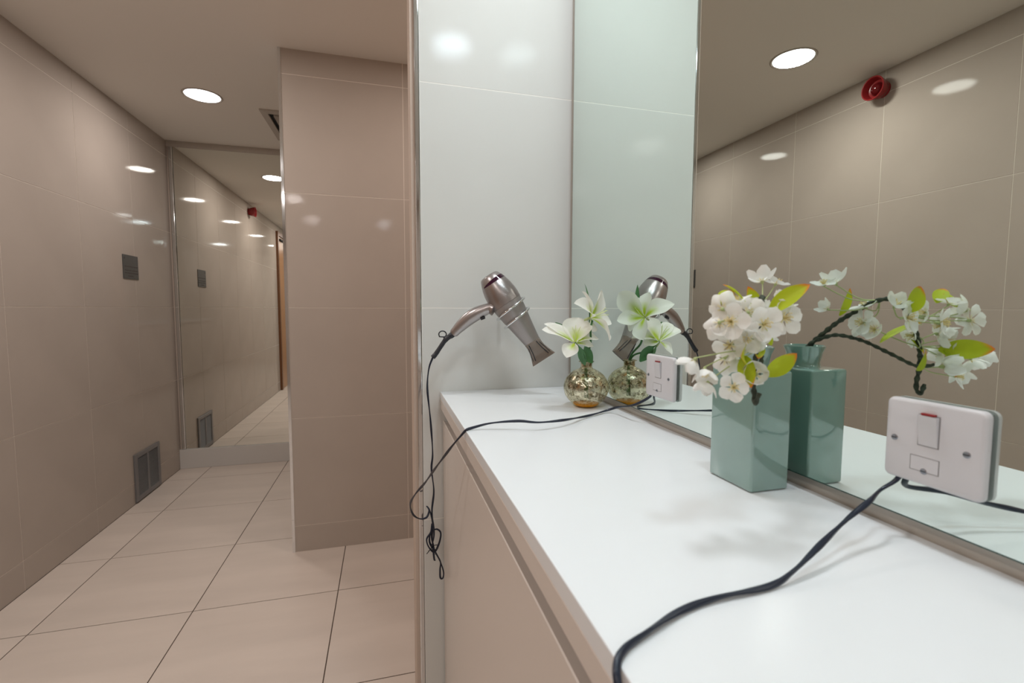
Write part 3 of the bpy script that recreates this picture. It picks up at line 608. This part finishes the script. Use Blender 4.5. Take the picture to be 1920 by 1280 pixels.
CEN = center_mesh(); CENB = center_mesh(False)
base = wloc(cb)
def blossom(c, facing, root, kind='open', size=1.0, roll=0.0):
    c = Vector((c[0], c[1], c[2]+E)); f = Vector(facing).normalized()
    q = f.to_track_quat('Z', 'Y') @ Quaternion((0, 0, 1), roll)
    b = bpy.data.objects.new('blossom', CEN if kind != 'bud' else CENB); COL.objects.link(b); b.parent = cb
    b.location = c-base; b.rotation_mode = 'QUATERNION'; b.rotation_quaternion = q; b.scale = (size,)*3
    ms = {'open': PET, 'cup': PETC, 'bud': PETB}[kind]
    for k in range(5):
        p = bpy.data.objects.new('petal', ms[k % len(ms)]); COL.objects.link(p); p.parent = b
        p.rotation_euler = (0, random.uniform(-.12, .12), k*1.2566 + random.uniform(-.1, .1))
    if root is not None:
        rt_ = Vector((root[0], root[1], root[2]+E)); m_ = (rt_+c)/2 - f*0.008 - Vector((0, 0, 0.002))
        obj('flower_stalk', tube(bmesh.new(), [rt_, m_, c - f*0.0035*size], 0.0007, 6, 6), m_pedicel, parent=cb, smooth=True)
random.seed(5)
T1 = (0.4272, 0.4591, 0.0116); T2 = (0.4059, 0.4378, -0.0077); T3 = (0.3972, 0.4301, -0.0464); T4 = (0.3953, 0.4301, -0.0677)
BL = [((0.4601, 0.4939, 0.0348), (0.1, 0.35, 0.95), T1, 'cup', 1.0), ((0.4804, 0.4929, 0.0319), (0.35, -0.1, 0.9), T1, 'open', 0.8),
      ((0.3624, 0.4233, 0.0068), (-0.25, -0.1, 0.95), T2, 'open', 0.8), ((0.3450, 0.4098, -0.0135), (-0.95, -0.65, 0.15), T2, 'open', 1.0),
      ((0.3895, 0.4137, -0.0164), (-0.45, -1.0, 0.12), T2, 'open', 1.02), ((0.4272, 0.4253, -0.0106), (-0.25, -1.0, 0.1), T2, 'open', 1.02),
      ((0.4320, 0.4369, 0.0039), (0.1, -0.6, 0.8), T2, 'cup', 0.85), ((0.3586, 0.4262, -0.0387), (-0.8, -0.6, -0.25), T3, 'open', 0.88),
      ((0.3769, 0.4233, -0.0309), (-0.6, -0.8, -0.3), T3, 'cup', 0.95), ((0.3073, 0.4166, -0.0530), (-0.55, 0.25, -0.75), T3, 'cup', 0.88),
      ((0.3228, 0.4195, -0.0640), (-0.15, -0.35, -0.9), T3, 'cup', 0.85), ((0.3315, 0.4253, -0.0790), (-0.5, 0.0, -0.85), T3, 'cup', 0.8),
      ((0.3547, 0.4146, -0.0831), (-0.55, -0.95, 0.1), T4, 'open', 0.82), ((0.3800, 0.4120, -0.0696), (-0.6, -0.75, 0.2), T4, 'bud', 1.35),
      ((0.4320, 0.4736, 0.0029), (0.4, 0.3, 0.9), T1, 'open', 0.9), ((0.4407, 0.4688, -0.0174), (0.8, 0.2, 0.1), T1, 'open', 1.0), ((0.4330, 0.4591, -0.0261), (0.9, -0.1, 0.2), T3, 'cup', 0.9),
      ((0.3982, 0.4369, -0.0329), (0.7, 0.4, -0.2), T3, 'open', 0.9), ((0.3866, 0.4330, -0.0039), (0.8, 0.5, 0.1), T2, 'open', 0.9), ((0.3402, 0.4175, 0.0000), (0.6, 0.6, 0.3), T2, 'cup', 0.95), ((0.4678, 0.4968, 0.0000), (0.1, 0.4, 0.3), T1, 'cup', 0.7), ((0.3560, 0.4300, -0.0550), (0.6, 0.5, -0.4), T3, 'cup', 0.9), ((0.3700, 0.4250, -0.0200), (0.7, 0.6, -0.1), T2, 'open', 0.85), ((0.3350, 0.4150, -0.0150), (0.5, 0.7, -0.5), T2, 'cup', 0.9)]
for i, (c, f, r_, k, s_) in enumerate(BL): blossom(c, f, r_, k, s_, roll=i*0.83)
LF = [((0.3769, 0.4272, 0.0077), (0.3537, 0.4349, 0.0261), 0.016, (0.2, -0.4, 0.9)), ((0.4156, 0.4349, -0.0039), (0.4388, 0.4040, 0.0261), 0.022, (-0.6, -0.6, 0.6)), ((0.4069, 0.4253, -0.0744), (0.4253, 0.4040, -0.0474), 0.019, (-0.5, -1, 0.2)),
      ((0.3740, 0.4240, -0.0500), (0.3380, 0.3870, -0.0470), 0.024, (0.72, -0.70, 0.1)), ((0.3720, 0.4200, -0.0500), (0.3700, 0.4060, -0.0830), 0.018, (-0.8, -0.5, 0.2)), ((0.4050, 0.4349, -0.0377), (0.3953, 0.4253, -0.0551), 0.012, (-0.5, -1, 0)), ((0.4533, 0.4919, -0.0087), (0.4369, 0.4919, 0.0280), 0.018, (-0.3, -1, 0.2)),
      ((0.4349, 0.4494, -0.0425), (0.3808, 0.4349, -0.0155), 0.020, (0.5, 0.2, 0.9)), ((0.3402, 0.4214, 0.0058), (0.3634, 0.4291, 0.0193), 0.018, (0.7, 0.6, 0.2))]
for a, b, wd, ax in LF:
    obj('leaf', strip(V(*a), V(*b), ax, wd, curl=0.12, cup=0.14, nt=12, nv=6, peak=0.45), m_leaf, parent=cb, smooth=True)
